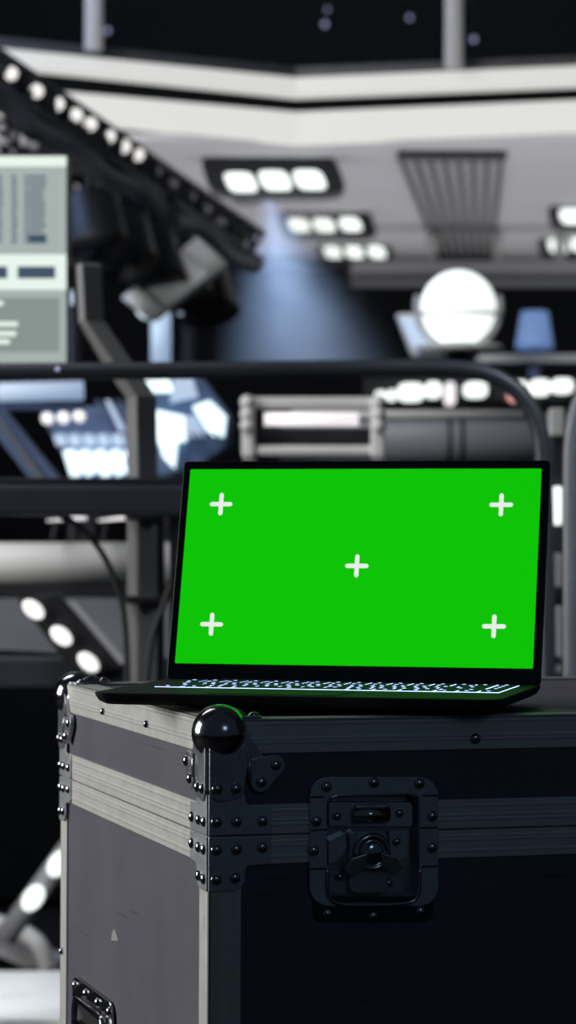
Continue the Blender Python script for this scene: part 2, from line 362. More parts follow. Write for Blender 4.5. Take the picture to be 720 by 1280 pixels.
# ------------------------------------------------------------------ diagonal truss with bulbs
def truss():
    t = thing('lighting_truss', 'dark lighting truss running diagonally with a row of bulbs', 'truss')
    P0 = (-60, 48, 6.6); P1 = (312, 300, 8.3)
    def on(k, dx=0, dy=0):
        # straight in space
        a = at(*P0); b = at(*P1); return a + (b-a)*k
    a = at(*P0); b = at(*P1); d = (b-a).normalized(); side = d.cross(V((0, 0, 1))).normalized(); up = side.cross(d)
    L = (b-a).length; hw = .042
    cs = [side*sx*hw + up*sz*hw for sx, sz in ((-1,-1), (1,-1), (1,1), (-1,1))]
    c0 = a - up*.025; 
    for c in cs:
        bm = bmesh.new(); tube(bm, [c0 + c, c0 + c + d*L], .013); obj('chord', bm, 'tube', t, True)
    bm = bmesh.new(); n = 24
    for i in range(n):
        for q in range(4):
            p = c0 + cs[q] + d*L*i/n; r = c0 + cs[(q+1) % 4] + d*L*(i+1)/n; tube(bm, [p, r], .007, 8)
            tube(bm, [c0 + cs[q] + d*L*i/n, c0 + cs[(q+1) % 4] + d*L*i/n], .011, 8)
    obj('lacing', bm, 'tube', t, True)
    bm = bmesh.new(); tube(bm, smoothpts([c0 + d*L*k/9 - up*(.05 if k % 2 else .08) + side*.02 for k in range(10)]), .032, 10); obj('cable_bundle', bm, 'mid', t, True)
    # lit bulbs sit on the upper front edge
    lit = [(14, 92), (46, 114), (72, 130), (95, 144), (113, 155), (136, 170), (155, 183), (172, 193)]
    unl = [(196, 214), (216, 230), (238, 246), (258, 262), (276, 278), (15, 170), (2, 160), (43, 183)]
    for i, (x, y) in enumerate(lit + unl):
        # distance interpolated along truss by column
        k = min(max((x - P0[0])/(P1[0] - P0[0]), 0), 1); Y = 1/((1-k)/P0[2] + k/P1[2]) - .10
        p = at(x, y, Y); r = 9.0*Y/FPX if i < 8 else 7*Y/FPX
        bm = bmesh.new(); bmesh.ops.create_uvsphere(bm, u_segments=16, v_segments=10, radius=r*.96, matrix=Matrix.Translation(p)); bu = obj('bulb', bm, 'bulb' if i < 8 else 'bulbd', t, True)
        bm = bmesh.new(); lathe(bm, p + V((0, .006, 0)), (0, 1, 0), [(r*1.25, 0), (r*1.3, .02), (r*.8, .08), (r*.5, .12)], 18); obj('socket', bm, 'black', bu, True)
    # clamped par cans along the shaded lower side
    for k in (.42, .52, .62, .72, .82):
        p = c0 + d*L*k - up*.14; bm = bmesh.new()
        lathe(bm, p, (.2, -.35, -1), [(.045, 0), (.075, .03), (.085, .16), (.09, .17)], 18); obj('lamp_can', bm, 'black', t, True)
        bm = bmesh.new(); tube(bm, [p, p + up*.1], .012); obj('clamp', bm, 'black', t)
    for k in (.02,):
        p = c0 + d*L*k; bm = bmesh.new(); tube(bm, [p, V((p.x, p.y, 5.55))], .0025, 8); obj('suspension_wire', bm, 'black', t)
    rebase(t, c0 + d*L*.5)
truss()

# second dark truss lower down, behind the monitor
t = thing('support_truss', 'black slanted truss below the row of bulbs', 'truss')
a = at(-40, 190, 8.8); b = at(270, 350, 9.6)
for off in (V((0, 0, .12)), V((0, 0, -.12)), V((0, .2, 0))):
    bm = bmesh.new(); tube(bm, [a+off, b+off], .035); obj('chord', bm, 'black', t, True)
bm = bmesh.new()
for i in range(16):
    p = a + (b-a)*i/16; q = a + (b-a)*(i+1)/16; tube(bm, [p + V((0, 0, .12)), q + V((0, 0, -.12))], .018, 8); tube(bm, [p + V((0, 0, -.12)), p + V((0, .2, 0))], .014, 8)
obj('lacing', bm, 'black', t, True)
p = a + (b-a)*.5; bm = bmesh.new(); tube(bm, [p, V((p.x, p.y, 5.56))], .0025, 8); obj('suspension_wire', bm, 'black', t)
rebase(t, (a+b)/2)

# stage lights hung below the trusses
def stage_light(name, quad, Y, thick, lab, fins, m='grey', rod=200):
    t = thing(name, lab, 'stage light')
    bm = bmesh.new(); slab_px(bm, quad, Y, thick); obj('body', bm, 'lgrey' if m == 'grey' else m, t, bevel=.02)
    (x0, y0), (x1, y1), (x2, y2), (x3, y3) = quad
    for end in (0, 1) if fins else ():
        for k in range(fins):
            bm = bmesh.new(); f = (.02 + .05*k) if end == 0 else (.98 - .05*k)
            p = (x0 + (x1-x0)*f, y0 + (y1-y0)*f); q = (x3 + (x2-x3)*f, y3 + (y2-y3)*f)
            tube(bm, [at(*p, Y-.02), at(*q, Y-.02)], .008, 6); obj('cooling_fin', bm, 'lgrey', t, True)
    cx = sum(q[0] for q in quad)/4; cy = sum(q[1] for q in quad)/4
    p = at(cx, cy, Y+thick*.5); bm = bmesh.new(); q = at(cx, rod, Y+thick*.5); tube(bm, [p, V((p.x, p.y, q.z))], .012); obj('hanging_rod', bm, 'black', t)
    rebase(t, p)
stage_light('flood_light', [(88, 262), (112, 240), (153, 262), (112, 318)], 7.4, .10, 'grey slanted flood light just right of the bright monitor', 0, rod=178)
stage_light('louvred_light', [(152, 372), (246, 296), (284, 330), (190, 402)], 7.6, .12, 'grey ribbed stage light slanting above the white column lamp', 4, rod=240)
stage_light('housing_box', [(176, 330), (212, 312), (226, 336), (190, 352)], 7.9, .10, 'small dark slate box above the ribbed stage light', 0, 'blued', 222)

t = thing('column_lamp', 'bright white column lamp with a round top below the ribbed stage light', 'lamp')
a = at(201, 395, 8.2); b = at(201, 456, 8.2)
bm = bmesh.new(); tube(bm, [a, b], .031, 18); obj('glowing_column', bm, 'cyand', t, True)
bm = bmesh.new(); poly_px(bm, oval(191, 385, 22, 14), 8.16, .06); obj('lamp_head', bm, 'cyan', t, bevel=.006)
bm = bmesh.new(); tube(bm, [b, V((b.x, b.y, 0))], .03); obj('stand', bm, 'black', t, True)
bm = bmesh.new(); lathe(bm, V((b.x, b.y, 0)), (0, 0, 1), [(.2, 0), (.2, .02), (.05, .04)]); obj('foot', bm, 'black', t)
rebase(t, V((b.x, b.y, 0)))
def on_stand(name, lab, cat, pts, Y, t_, m, stand_x, stand_y, group=None):
    t = thing(name, lab, cat, group=group)
    bm = bmesh.new(); poly_px(bm, pts, Y, t_); obj('lens', bm, m, t, bevel=.004)
    bm = bmesh.new(); cx = sum(p[0] for p in pts)/len(pts); cy = sum(p[1] for p in pts)/len(pts)
    poly_px(bm, [(cx + (x-cx)*1.12, cy + (y-cy)*1.12) for x, y in pts], Y + t_*.6, t_); obj('housing', bm, 'black', t)
    p = at(stand_x, stand_y, Y + t_*1.2); bm = bmesh.new(); tube(bm, [p, V((p.x, p.y, 0))], .018); obj('stand', bm, 'black', t, True)
    rebase(t, V((p.x, p.y, 0)))
    return t
on_stand('spot_lamp', 'pale oval lamp right of the white column lamp', 'lamp', oval(235, 382, 18, 11, -.3), 8.6, .05, 'cyand', 235, 384)
on_stand('spot_lamp', 'small pale round lamp touching the right edge of the bright monitor', 'lamp', oval(93, 372, 10, 9), 7.4, .05, 'cyand', 93, 372)

# ------------------------------------------------------------------ bright wall monitor (left)
def monitor():
    Y = 4.6; t = thing('monitor', 'bright grey-green monitor with rows of data at the left edge', 'monitor')
    bm = bmesh.new(); slab_px(bm, rect(-130, 192, 86, 457), Y, .035); obj('casing', bm, 'blackp', t, bevel=.004)
    def face(name, q, m, lift, par=t):
        bm = bmesh.new(); slab_px(bm, q, Y - lift, .0015); return obj(name, bm, m, par)
    disp = face('display', rect(-127, 195, 83, 455), 'scr', .002)
    face('title_bar', rect(-127, 195, 83, 208), 'scrw', .004, disp)
    face('lower_band', rect(-127, 318, 83, 362), 'scrw', .004, disp)
    face('table_area', rect(-127, 214, 64, 306), 'scr', .0045, disp)
    for (x0, x1) in ((-100, -70), (-40, -12), (-6, 4), (14, 22), (30, 36), (36, 58)):
        bm = bmesh.new()
        for r in range(13):
            y = 219 + r*6.7; x1b = x1 - random.random()*(x1-x0)*.25
            slab_px(bm, rect(x0, y, x1b, y+4.2), Y - .0065, .001)
        obj('text_column', bm, 'scrd', disp)
    face('lit_cell', rect(35, 293, 58, 304), 'scrb', .0085, disp)
    for x0, x1 in ((-80, -30), (-20, 9), (22, 69)): 
        face('button', rect(x0, 333, x1, 348), 'scrb', .0065, disp)
    face('lower_panel', rect(-120, 372, 74, 440), 'scr2', .0045, disp)
    bm = bmesh.new(); [slab_px(bm, rect(-60, y, x, y+6), Y-.0065, .001) for y, x in ((376, 4), (402, 22), (414, 20), (424, 12))]; obj('readout_lines', bm, 'scrw', disp)
    p = at(-20, 330, Y+.05)
    bm = bmesh.new(); tube(bm, [p, V((p.x, p.y, .03))], .025); obj('stand_pole', bm, 'black', t, True)
    bm = bmesh.new(); lathe(bm, V((p.x, p.y, 0)), (0, 0, 1), [(.22, 0), (.22, .015), (.04, .04)]); obj('stand_base', bm, 'black', t)
    rebase(t, V((p.x, p.y, 0)))
monitor()
t = thing('indicator_lamp', 'tiny violet indicator lamp just below the bright monitor', 'indicator light')
bm = bmesh.new(); a = at(72, 461, 4.16); bmesh.ops.create_uvsphere(bm, u_segments=12, v_segments=8, radius=.004, matrix=Matrix.Translation(a)); obj('lens', bm, 'dot', t, True)
bm = bmesh.new(); lathe(bm, a, (0, 1, 0), [(.006, 0), (.006, .03)], 12); obj('socket', bm, 'black', t)
rebase(t, a)

# ------------------------------------------------------------------ rails and frames (about 4.2 m away)
YR = 4.25; PX = YR/FPX
def rail(name, pts, r, m, lab, flo=True, Y=YR):
    t = thing(name, lab, 'railing')
    P = smoothpts([at(x, y, Y) for x, y in pts], 8)
    if flo: P.append(V((P[-1].x, P[-1].y, 0)))
    bm = bmesh.new(); tube(bm, P, r, 18); obj('top_tube', bm, m, t, True)
    if flo:
        bm = bmesh.new(); lathe(bm, V((P[-1].x, P[-1].y, 0)), (0, 0, 1), [(.0165, 0), (.0165, .012), (.0145, .02)]); obj('floor_flange', bm, m, t)
    return t, P
t, P = rail('guard_rail', [(-260, 467), (-60, 465), (250, 463), (480, 460), (560, 460), (612, 468), (650, 492), (672, 530), (679, 580), (682, 700), (684, 860)], 11.0*PX, 'tube', 'long dark guard rail bending down behind the right side of the laptop')
bm = bmesh.new(); a = P[0]; tube(bm, [a, V((a.x, a.y, 0))], 11*PX, 18); obj('post', bm, 'tube', t, True); rebase(t, V((P[-1].x, P[-1].y, 0)))
t, P = rail('guard_rail', [(960, 462), (790, 463), (752, 470), (728, 495), (715, 540), (712, 620), (712, 860)], 9.5*PX, 'tubeg', 'grey guard rail post at the right edge of the picture')
bm = bmesh.new(); a = P[0]; tube(bm, [a, V((a.x, a.y, 0))], 9.5*PX, 18); obj('post', bm, 'tubeg', t, True); rebase(t, V((P[-1].x, P[-1].y, 0)))
# bent square post
t = thing('bent_post', 'dark square post with a bent upper arm, left of the laptop', 'post')
pts = [at(108, 330, 4.6), at(112, 402, 4.6), at(176, 496, 4.6), at(178, 600, 4.6)]; pts.append(V((pts[-1].x, pts[-1].y, 0)))
k_ = 4.6/FPX; bm = bmesh.new(); rings = [[bm.verts.new(p + V((x*k_, y, 0))) for x, y in ((-21, .035), (-6, -.022), (20, .0), (6, .055))] for p in pts]
for A, B in zip(rings, rings[1:]):
    for k in range(4): bm.faces.new((A[k], A[(k+1) % 4], B[(k+1) % 4], B[k]))
bm.faces.new(rings[0][::-1]); bm.faces.new(rings[-1])
obj('bent_tube', bm, 'steelgrey', t, bevel=.004)
bm = bmesh.new(); 
for y in (640, 745): slab_px(bm, rect(156, y, 200, y+10), 4.565, .1)
obj('clamp_collar', bm, 'black', t, bevel=.003)
bm = bmesh.new(); slab_px(bm, rect(190, 600, 204, 1100), 4.62, .05); obj('side_channel', bm, 'black', t)
rebase(t, pts[-1])
# thick horizontal beam
t = thing('crash_beam', 'thick dark horizontal beam left of the laptop screen', 'beam')
bm = bmesh.new(); slab_px(bm, rect(-150, 606, 236, 645), 4.3, .06); obj('beam', bm, 'tube', t, bevel=.008)
bm = bmesh.new(); slab_px(bm, rect(-150, 597, 236, 606), 4.32, .1); obj('top_lip', bm, 'black', t, bevel=.003)
for x in (-120, 224):
    bm = bmesh.new(); a = at(x, 640, 4.4); box(bm, (a.x, a.y, a.z/2), (.03, .03, a.z)); obj('leg', bm, 'black', t)
rebase(t, V((0, 4.4, 0)) + V((at(50, 640, 4.4).x, 0, 0)))
# glowing slits under the beam
for x0, x1, lab in ((58, 108, 'thin glowing tube light under the thick beam, left one'), (122, 160, 'thin glowing tube light under the thick beam, right one')):
    t = thing('tube_light', lab, 'tube light', group='thin tube lights under the beam')
    bm = bmesh.new(); tube(bm, [at(x0, 651, 5.4), at(x1, 647, 5.4)], [.001, .005], 10); obj('tube', bm, 'pink', t, True)
    bm = bmesh.new(); slab_px(bm, rect(x0-4, 640, x1+4, 646), 5.4, .03); obj('holder', bm, 'black', t)
    bm = bmesh.new(); a = at(x0+6, 646, 5.44); b = at(x0+6, 684, 5.6); tube(bm, [a, V((a.x, 5.6, a.z)), b], .006, 8); obj('bracket', bm, 'black', t)
    rebase(t, b)
# grey pipe and ledge
def on_legs(t, xs_, y, Y, m='black', w=.04):
    for x in xs_:
        a = at(x, y, Y); bm = bmesh.new(); box(bm, (a.x, a.y, a.z/2), (w, w, a.z)); obj('leg', bm, m, t)
    a = at(sum(xs_)/len(xs_), y, Y); rebase(t, V((a.x, a.y, 0)))
t = thing('duct', 'pale grey horizontal duct below the thick beam at the left', 'duct')
bm = bmesh.new(); tube(bm, [at(-150, 704, 5.6), at(222, 704, 5.6)], 26*5.6/FPX, 24); obj('pipe', bm, 'lgrey', t, True)
bm = bmesh.new(); tube(bm, [at(212, 704, 5.6), at(222, 704, 5.6)], 29*5.6/FPX, 24); obj('end_collar', bm, 'grey', t, True)
bm = bmesh.new(); slab_px(bm, rect(-150, 730, 232, 745), 5.5, .3); obj('shelf', bm, 'black', t)
on_legs(t, (-130, 205), 745, 5.7)
# slanted deck panel with strip light bar
t = thing('sloping_panel', 'dull grey sloping panel below the horizontal duct', 'panel')
bm = bmesh.new(); slab_px(bm, [(-150, 748), (215, 748), (215, 822), (-150, 806)], [5.42, 5.42, 5.2, 5.2], .05); obj('panel', bm, 'tubeg', t, bevel=.004)
on_legs(t, (-140, 205), 800, 5.34)
t = thing('ledge', 'low dark ledge behind the left end of the flight case', 'ledge')
bm = bmesh.new(); slab_px(bm, rect(-150, 824, 225, 858), 5.0, .15); obj('front_board', bm, 'tube', t, bevel=.004)
on_legs(t, (-140, 205), 852, 5.1)
t = thing('light_bar', 'slanted black light bar with three oval lamps above the case corner', 'light bar')
bm = bmesh.new(); slab_px(bm, [(20, 748), (70, 740), (158, 835), (96, 846)], 4.95, .04); obj('housing', bm, 'black', t, bevel=.005)
for x, y in ((41, 762), (76, 795), (110, 828)):
    bm = bmesh.new(); poly_px(bm, oval(x, y, 15.5, 9.5, .72), 4.93, .03); obj('lamp', bm, 'bulb', t, bevel=.003)
bm = bmesh.new(); slab_px(bm, [(84, 752), (94, 752), (160, 828), (150, 830)], 4.90, .02); obj('rim', bm, 'grey', t)
rebase(t, at(100, 846, 4.95))
# cables
for pts, Y, lab in (([(60, 640), (95, 655), (128, 692), (150, 745), (157, 790), (160, 870)], 4.4, 'thin black cable looping down left of the bent post'),
                    ([(228, 640), (222, 700), (205, 755), (190, 800), (182, 870)], 4.4, 'thin black cable hanging between the bent post and the laptop')):
    P = smoothpts([at(x, y, Y) for x, y in pts]); P.append(V((P[-1].x, P[-1].y, .01)))
    bm = bmesh.new(); tube(bm, P, 4*Y/FPX, 10); tag(obj('cable', bm, 'rubber', None, True), lab, 'cable')
# lit consoles at left
def console():
    t = thing('control_console', 'control console with bright stepped light panels left of the bent post', 'console')
    Y = 7.0
    bm = bmesh.new(); poly_px(bm, [(45, 508), (172, 508), (182, 612), (100, 612)], Y+.05, .3); obj('body', bm, 'blued', t, bevel=.01)
    for i in range(6):
        x = 66 + i*18; bm = bmesh.new(); poly_px(bm, [(x, 543), (x+14, 542), (x+18, 556), (x+4, 557)], Y, .04); obj('key_lamp', bm, 'cyand', t, bevel=.003)
    for i in range(5):
        x = 78 + i*19; bm = bmesh.new(); poly_px(bm, [(x, 563), (x+14, 561), (x+23, 594 - (4 if i % 2 else 0)), (x+10, 596)], Y-.02, .05); obj('light_panel', bm, 'cyan', t, bevel=.004)
    for i in range(4):
        x = 118 + i*13; bm = bmesh.new(); slab_px(bm, [(x, 500), (x+6, 500), (x+26, 538), (x+18, 538)], Y, .03); obj('slanted_rib', bm, 'cyand' if i == 1 else 'blued', t)
    for x, y in ((59, 523), (79, 522), (99, 520)):
        bm = bmesh.new(); lathe(bm, at(x, y, Y-.03), (0, 1, 0), [(.001, -.013), (.011, -.009), (.0155, 0), (.0155, .01)], 18); obj('round_lamp', bm, 'bulb', t, True)
    on_legs(t, (110, 175), 610, Y+.2)
    t = thing('tube_lamp', 'dim bluish white tube lamp below the bright monitor', 'lamp')
    bm = bmesh.new(); tube(bm, [at(-60, 492, 6.2), at(104, 488, 6.2)], 12*6.2/FPX, 16); obj('tube', bm, 'cyand', t, True)
    bm = bmesh.new(); slab_px(bm, rect(-60, 504, 104, 512), 6.22, .06); obj('holder', bm, 'blued', t)
    rebase(t, at(30, 512, 6.2))
    t = thing('brace', 'slanted dark blue brace at the left edge below the tube lamp', 'brace')
    bm = bmesh.new(); slab_px(bm, [(-40, 500), (0, 505), (84, 610), (50, 616)], 6.0, .06); obj('bar', bm, 'blued', t, bevel=.006)
    bm = bmesh.new(); slab_px(bm, [(-20, 500), (-14, 502), (64, 612), (56, 613)], 5.98, .02); obj('rib', bm, 'tubeg', t)
    rebase(t, at(66, 614, 6.0))
    t = thing('control_console', 'bright white-blue lit console between the bent post and the laptop screen', 'console')
    Y = 6.6
    bm = bmesh.new(); poly_px(bm, [(185, 474), (252, 468), (290, 520), (285, 560), (240, 590), (190, 600)], Y+.05, .25); obj('body', bm, 'blued', t, bevel=.01)
    for i, q in enumerate(([(180, 476), (212, 474), (216, 490), (184, 490)], [(218, 472), (240, 470), (248, 496), (212, 503)], [(194, 512), (232, 520), (232, 552), (196, 552)], [(198, 553), (222, 553), (218, 586), (204, 572)], [(240, 508), (262, 500), (283, 520), (280, 546), (262, 544)], [(230, 524), (243, 518), (258, 545), (232, 548)])):
        bm = bmesh.new(); poly_px(bm, q, Y, .04); obj('light_panel', bm, 'cyand' if i in (1, 5) else 'cyan', t, bevel=.003)
    for i in range(5):
        x = 236 + i*8; bm = bmesh.new(); slab_px(bm, [(x, 540), (x+3, 540), (x+9, 552), (x+6, 552)], Y-.02, .02); obj('vent_slat', bm, 'black', t)
    on_legs(t, (200, 275), 590, Y+.2)
console()
# ------------------------------------------------------------------ pale frame behind the laptop
t = thing('equipment_rack', 'pale grey metal frame rising behind the top edge of the laptop', 'frame')
YF = 5.6
def bar(name, x0, y0, x1, y1, m, Y=YF, th=.05, bev=.006): bm = bmesh.new(); slab_px(bm, rect(x0, y0, x1, y1), Y, th); return obj(name, bm, m, t, bevel=bev)
bar('top_rail', 304, 496, 480, 509, 'lgrey'); bar('bottom_rail', 304, 557, 480, 569, 'lgrey'); bar('end_post', 302, 496, 318, 572, 'lgrey', YF-.01); bar('end_post', 464, 496, 481, 572, 'lgrey', YF-.01)
for x in (309, 473):
    for y in (503, 518, 532): bm = bmesh.new(); bmesh.ops.create_uvsphere(bm, u_segments=14, v_segments=8, radius=.016, matrix=Matrix.Translation(at(x, y, YF-.01))); obj('corner_knob', bm, 'lgrey', t, True)
bm = bmesh.new(); tube(bm, [at(330, 524, YF+.02), at(448, 524, YF+.02)], 8.5*YF/FPX, 16); obj('glowing_handle_tube', bm, 'pink', t, True)  # handle is no lamp, its brightness is put in as emission
bar('back_panel', 318, 535, 466, 556, 'black', YF+.05, .02)
on_legs(t, (312, 473), 570, YF+.03, 'grey', .025)
# ------------------------------------------------------------------ globe lamp and neighbours
YG = 8.8
t = thing('globe_lamp', 'big glowing white globe lamp above the guard rail', 'lamp')
c = at(573, 385, YG); r = 47*YG/FPX
bm = bmesh.new(); bmesh.ops.create_uvsphere(bm, u_segments=32, v_segments=20, radius=r, matrix=Matrix.Translation(c)); obj('globe', bm, 'lamp', t, True)
bm = bmesh.new(); a = at(574, 393, YG)
lathe(bm, a, (0, 0, 1), [(r*1.02, -.006), (r*1.06, -.006), (r*1.06, .006), (r*1.02, .006)], 32); obj('seam_ring', bm, 'lgrey', t, True)
bm = bmesh.new(); a = at(573, 440, YG)
lathe(bm, a, (0, 0, 1), [(r*.7, 0), (r*1.2, .008), (r*1.1, .022), (r*.6, .03), (r*.35, .04), (r*.5, .055)], 32); obj('cup_base', bm, 'lgrey', t, True)
for s in (-1, 1):
    bm = bmesh.new(); P = [c + V((s*r*1.13*math.cos(q), 0, r*1.13*math.sin(q))) for q in [(-1.3 + 1.6*i/12) for i in range(13)]]; tube(bm, P, .009, 8); obj('bracket_arm', bm, 'grey', t, True)
bm = bmesh.new(); tube(bm, [a, V((a.x, a.y, 0))], .03); obj('stand', bm, 'black', t, True)
rebase(t, V((a.x, a.y, 0)))
t = thing('reflector', 'pale blue reflector leaning just left of the globe lamp', 'reflector')
bm = bmesh.new(); poly_px(bm, [(495, 392), (520, 392), (552, 432), (560, 444), (516, 446)], YG+.3, .08); obj('dish', bm, 'lgrey', t, bevel=.01)
bm = bmesh.new(); poly_px(bm, [(499, 397), (516, 396), (545, 436), (519, 440)], YG+.27, .02); obj('glowing_face', bm, 'cyand', t)  # light on the reflector is put in as emission of this face
bm = bmesh.new(); a = at(530, 442, YG+.35); tube(bm, [a, V((a.x, a.y, 0))], .02); obj('stand', bm, 'black', t, True)
rebase(t, V((a.x, a.y, 0)))
t = thing('shaded_lamp', 'dim blue lamp shade right of the globe lamp', 'lamp')
bm = bmesh.new(); a = at(668, 440, 10); k = 10/FPX
lathe(bm, a, (0, 0, 1), [(24*k, 4*k), (23*k, 12*k), (17*k, 50*k), (15*k, 51*k)], 24); obj('shade', bm, 'bluel', t, True)
bm = bmesh.new(); tube(bm, [a + V((0, 0, .02)), V((a.x, a.y, 0))], .02); obj('stand', bm, 'blued', t, True)
rebase(t, V((a.x, a.y, 0)))
t = thing('shelf', 'thin grey shelf edge running right from the globe lamp', 'shelf')
bm = bmesh.new(); slab_px(bm, rect(600, 443, 820, 453), 9.2, .25); obj('shelf_board', bm, 'lgrey', t, bevel=.004)
on_legs(t, (610, 810), 452, 9.4)
# row of lamps on a black bar
t = thing('lamp_row', 'row of bright oval lamps on a black bar above the long drum', 'lamp row')
bm = bmesh.new(); slab_px(bm, rect(455, 472, 830, 505), 8.05, .1); obj('bar', bm, 'black', t, bevel=.01)
for x, y, rx, ry in ((476, 495, 8, 8), (490, 494, 6, 8), (514, 490, 19, 13.5), (542, 487, 11, 12), (595, 487, 17, 11.5), (649, 485, 13, 11), (676, 484, 14, 12), (704, 482, 15, 11), (740, 482, 15, 11)):
    bm = bmesh.new(); poly_px(bm, oval(x, y, rx*.86, ry*.86, 0, 20, 3.2), 8.0, .05); obj('lamp', bm, 'lamp', t, bevel=.004)
for x, y, rx, ry in ((563, 492, 7, 15), (645-0, 494, 0, 0), (646, 496, 0, 0)):
    if rx: bm = bmesh.new(); poly_px(bm, oval(x, y, rx, ry, 0, 20, 3.2), 7.98, .05); obj('lamp', bm, 'pink', t, bevel=.004)
bm = bmesh.new(); lathe(bm, at(644, 494, 7.95), (0, 1, 0), [(.01, -.01), (.02, 0), (.02, .06)], 16); obj('red_lamp', bm, 'redl', t, True)
on_legs(t, (462, 820), 500, 8.1)
# long drum
t = thing('long_drum', 'long grey cylinder lying below the row of oval lamps', 'cylinder')
bm = bmesh.new(); tube(bm, [at(350, 548, 7.0), at(800, 548, 7.0)], 31*7/FPX, 28); obj('drum', bm, 'mid', t, True)
bm = bmesh.new(); tube(bm, [at(365, 518, 6.95), at(668, 518, 6.95)], 5*7/FPX, 12); obj('lit_top_strip', bm, 'lgrey', t, True)  # pale strip stands in for the light along the drum's top
for x in (558, 574): bm = bmesh.new(); tube(bm, [at(x, 548, 7.0), at(x+4, 548, 7.0)], 32.5*7/FPX, 28); obj('strap', bm, 'black', t, True)
on_legs(t, (380, 780), 560, 7.0)
# device post between the two right rails
t = thing('lamp_post', 'narrow grey post with a white lamp between the right guard rails', 'post')
bm = bmesh.new(); slab_px(bm, rect(688, 510, 706, 545), 5.2, .05); obj('top_block', bm, 'lgrey', t, bevel=.004)
bm = bmesh.new(); slab_px(bm, rect(688, 545, 706, 850), 5.22, .04); obj('column', bm, 'tube', t, bevel=.004)
bm = bmesh.new(); poly_px(bm, oval(698, 632, 9, 24, 0, 20, 4), 5.18, .04); obj('lamp', bm, 'lamp', t, bevel=.004)
for y0, y1, m in ((692, 735, 'grey'), (740, 752, 'black'), (758, 842, 'grey')):
    bm = bmesh.new(); slab_px(bm, rect(689, y0, 707, y1), 5.19, .04); obj('cover', bm, m, t, bevel=.004)
bm = bmesh.new(); lathe(bm, at(696, 825, 5.17), (0, 1, 0), [(.008, 0), (.008, .02)], 14); obj('socket', bm, 'black', t)
on_legs(t, (697,), 850, 5.25)
# dark cabinet behind the laptop so the low background reads as equipment
t = thing('equipment_cabinet', 'dark equipment cabinet behind the right side of the laptop', 'cabinet')
a = at(520, 580, 10.4); b = at(800, 580, 10.4)
bm = bmesh.new(); box(bm, ((a.x+b.x)/2, 10.6, a.z/2), (b.x-a.x, .4, a.z)); obj('body', bm, 'wall', t, bevel=.01)
for k in range(3):
    bm = bmesh.new(); w_ = (b.x-a.x)/3; box(bm, (a.x + w_*(k+.5), 10.39, a.z*.5), (w_*.92, .02, a.z*.9)); obj('door', bm, 'tube', t, bevel=.004)
rebase(t, V(((a.x+b.x)/2, 10.6, 0)))

t = thing('added_dark_block', 'wide black block added to darken the area left of the flight case', 'riser')  # block added to hide the lit floor and keep this area dark
bm = bmesh.new(); a = at(-400, 846, 7.6); b = at(300, 846, 7.6); box(bm, ((a.x+b.x)/2, 7.78, a.z/2), (b.x-a.x, .3, a.z)); obj('body', bm, 'cloth', t, bevel=.01)
for k in range(4):
    w_ = (b.x-a.x)/4; bm = bmesh.new(); box(bm, (a.x + w_*(k+.5), 7.59, a.z*.5), (w_*.95, .02, a.z*.92)); obj('block_panel', bm, 'cloth', t, bevel=.004)
rebase(t, V(((a.x+b.x)/2, 7.78, 0)))
# ------------------------------------------------------------------ bottom-left: white deck, ledge, slanted light tube
def zf(py, z=0):  # distance at which photo row py meets height z
    lo, hi = 1.5, 30
    for _ in range(50):
        m_ = (lo+hi)/2
        if at(40, py, m_).z > z: hi = m_ 
        else: lo = m_
        # rows below the horizon get higher... keep simple bisect
    return lo
def floor_pt(px, py, z=0):
    d = at(px, py, 1) - V((0, 0, EYE)); k = (z-EYE)/d.z; return V((0, 0, EYE)) + d*k
t = thing('white_deck', 'low bright white deck on the floor left of the flight case', 'deck')
bm = bmesh.new(); q = [floor_pt(-100, 1213, .1), floor_pt(175, 1213, .1), floor_pt(175, 1273, .1), floor_pt(-100, 1273, .1)]
hexa(bm, q + [V((p.x, p.y, .03)) for p in q]); obj('deck_top', bm, 'white', t, bevel=.006)
bm = bmesh.new(); hexa(bm, [V((p.x, p.y, .03)) for p in q] + [V((p.x, p.y, 0)) for p in q]); obj('plinth', bm, 'black', t)
ctr = (q[0]+q[2])/2; rebase(t, V((ctr.x, ctr.y, 0)))
t = thing('step_frame', 'grey rounded step frame behind the white deck', 'step')
bm = bmesh.new(); P = smoothpts([at(-120, 1128, 6.6), at(-20, 1150, 6.55), (at(20, 1162, 6.5)), at(48, 1180, 6.45), at(60, 1210, 6.45)], 6); tube(bm, P, 11*6.5/FPX, 14); obj('front_tube', bm, 'lgrey', t, True)
bm = bmesh.new(); poly_px(bm, [(-120, 1150), (0, 1172), (40, 1188), (52, 1206), (80, 1212), (80, 1200+14), (40, 1214), (0, 1196), (-120, 1180)], 6.55, .25); obj('riser', bm, 'grey', t, bevel=.01)
a = at(-60, 1175, 6.7); bm = bmesh.new(); box(bm, (a.x, a.y, a.z/2), (.05, .05, a.z)); obj('leg', bm, 'black', t)
a = at(46, 1200, 6.7); bm = bmesh.new(); box(bm, (a.x, a.y, a.z/2), (.05, .05, a.z)); obj('leg', bm, 'black', t)
rebase(t, V((at(0, 1190, 6.7).x, 6.7, 0)))
t = thing('slanted_light_tube', 'slanted grey tube with bright oval lamps above the white deck', 'light tube')
Yt = 6.3
bm = bmesh.new(); tube(bm, [at(6, 1172, Yt), at(125, 1008, Yt)], 14*Yt/FPX, 16); obj('tube', bm, 'grey', t, True)
for x, y in ((41, 1123), (73, 1080)):
    bm = bmesh.new(); poly_px(bm, oval(x, y, 18, 12, -.95), Yt-.035, .03); obj('lamp', bm, 'lamp', t, bevel=.004)
a = at(110, 1030, Yt+.05); bm = bmesh.new(); box(bm, (a.x, a.y, a.z/2), (.04, .04, a.z)); obj('support_leg', bm, 'black', t)
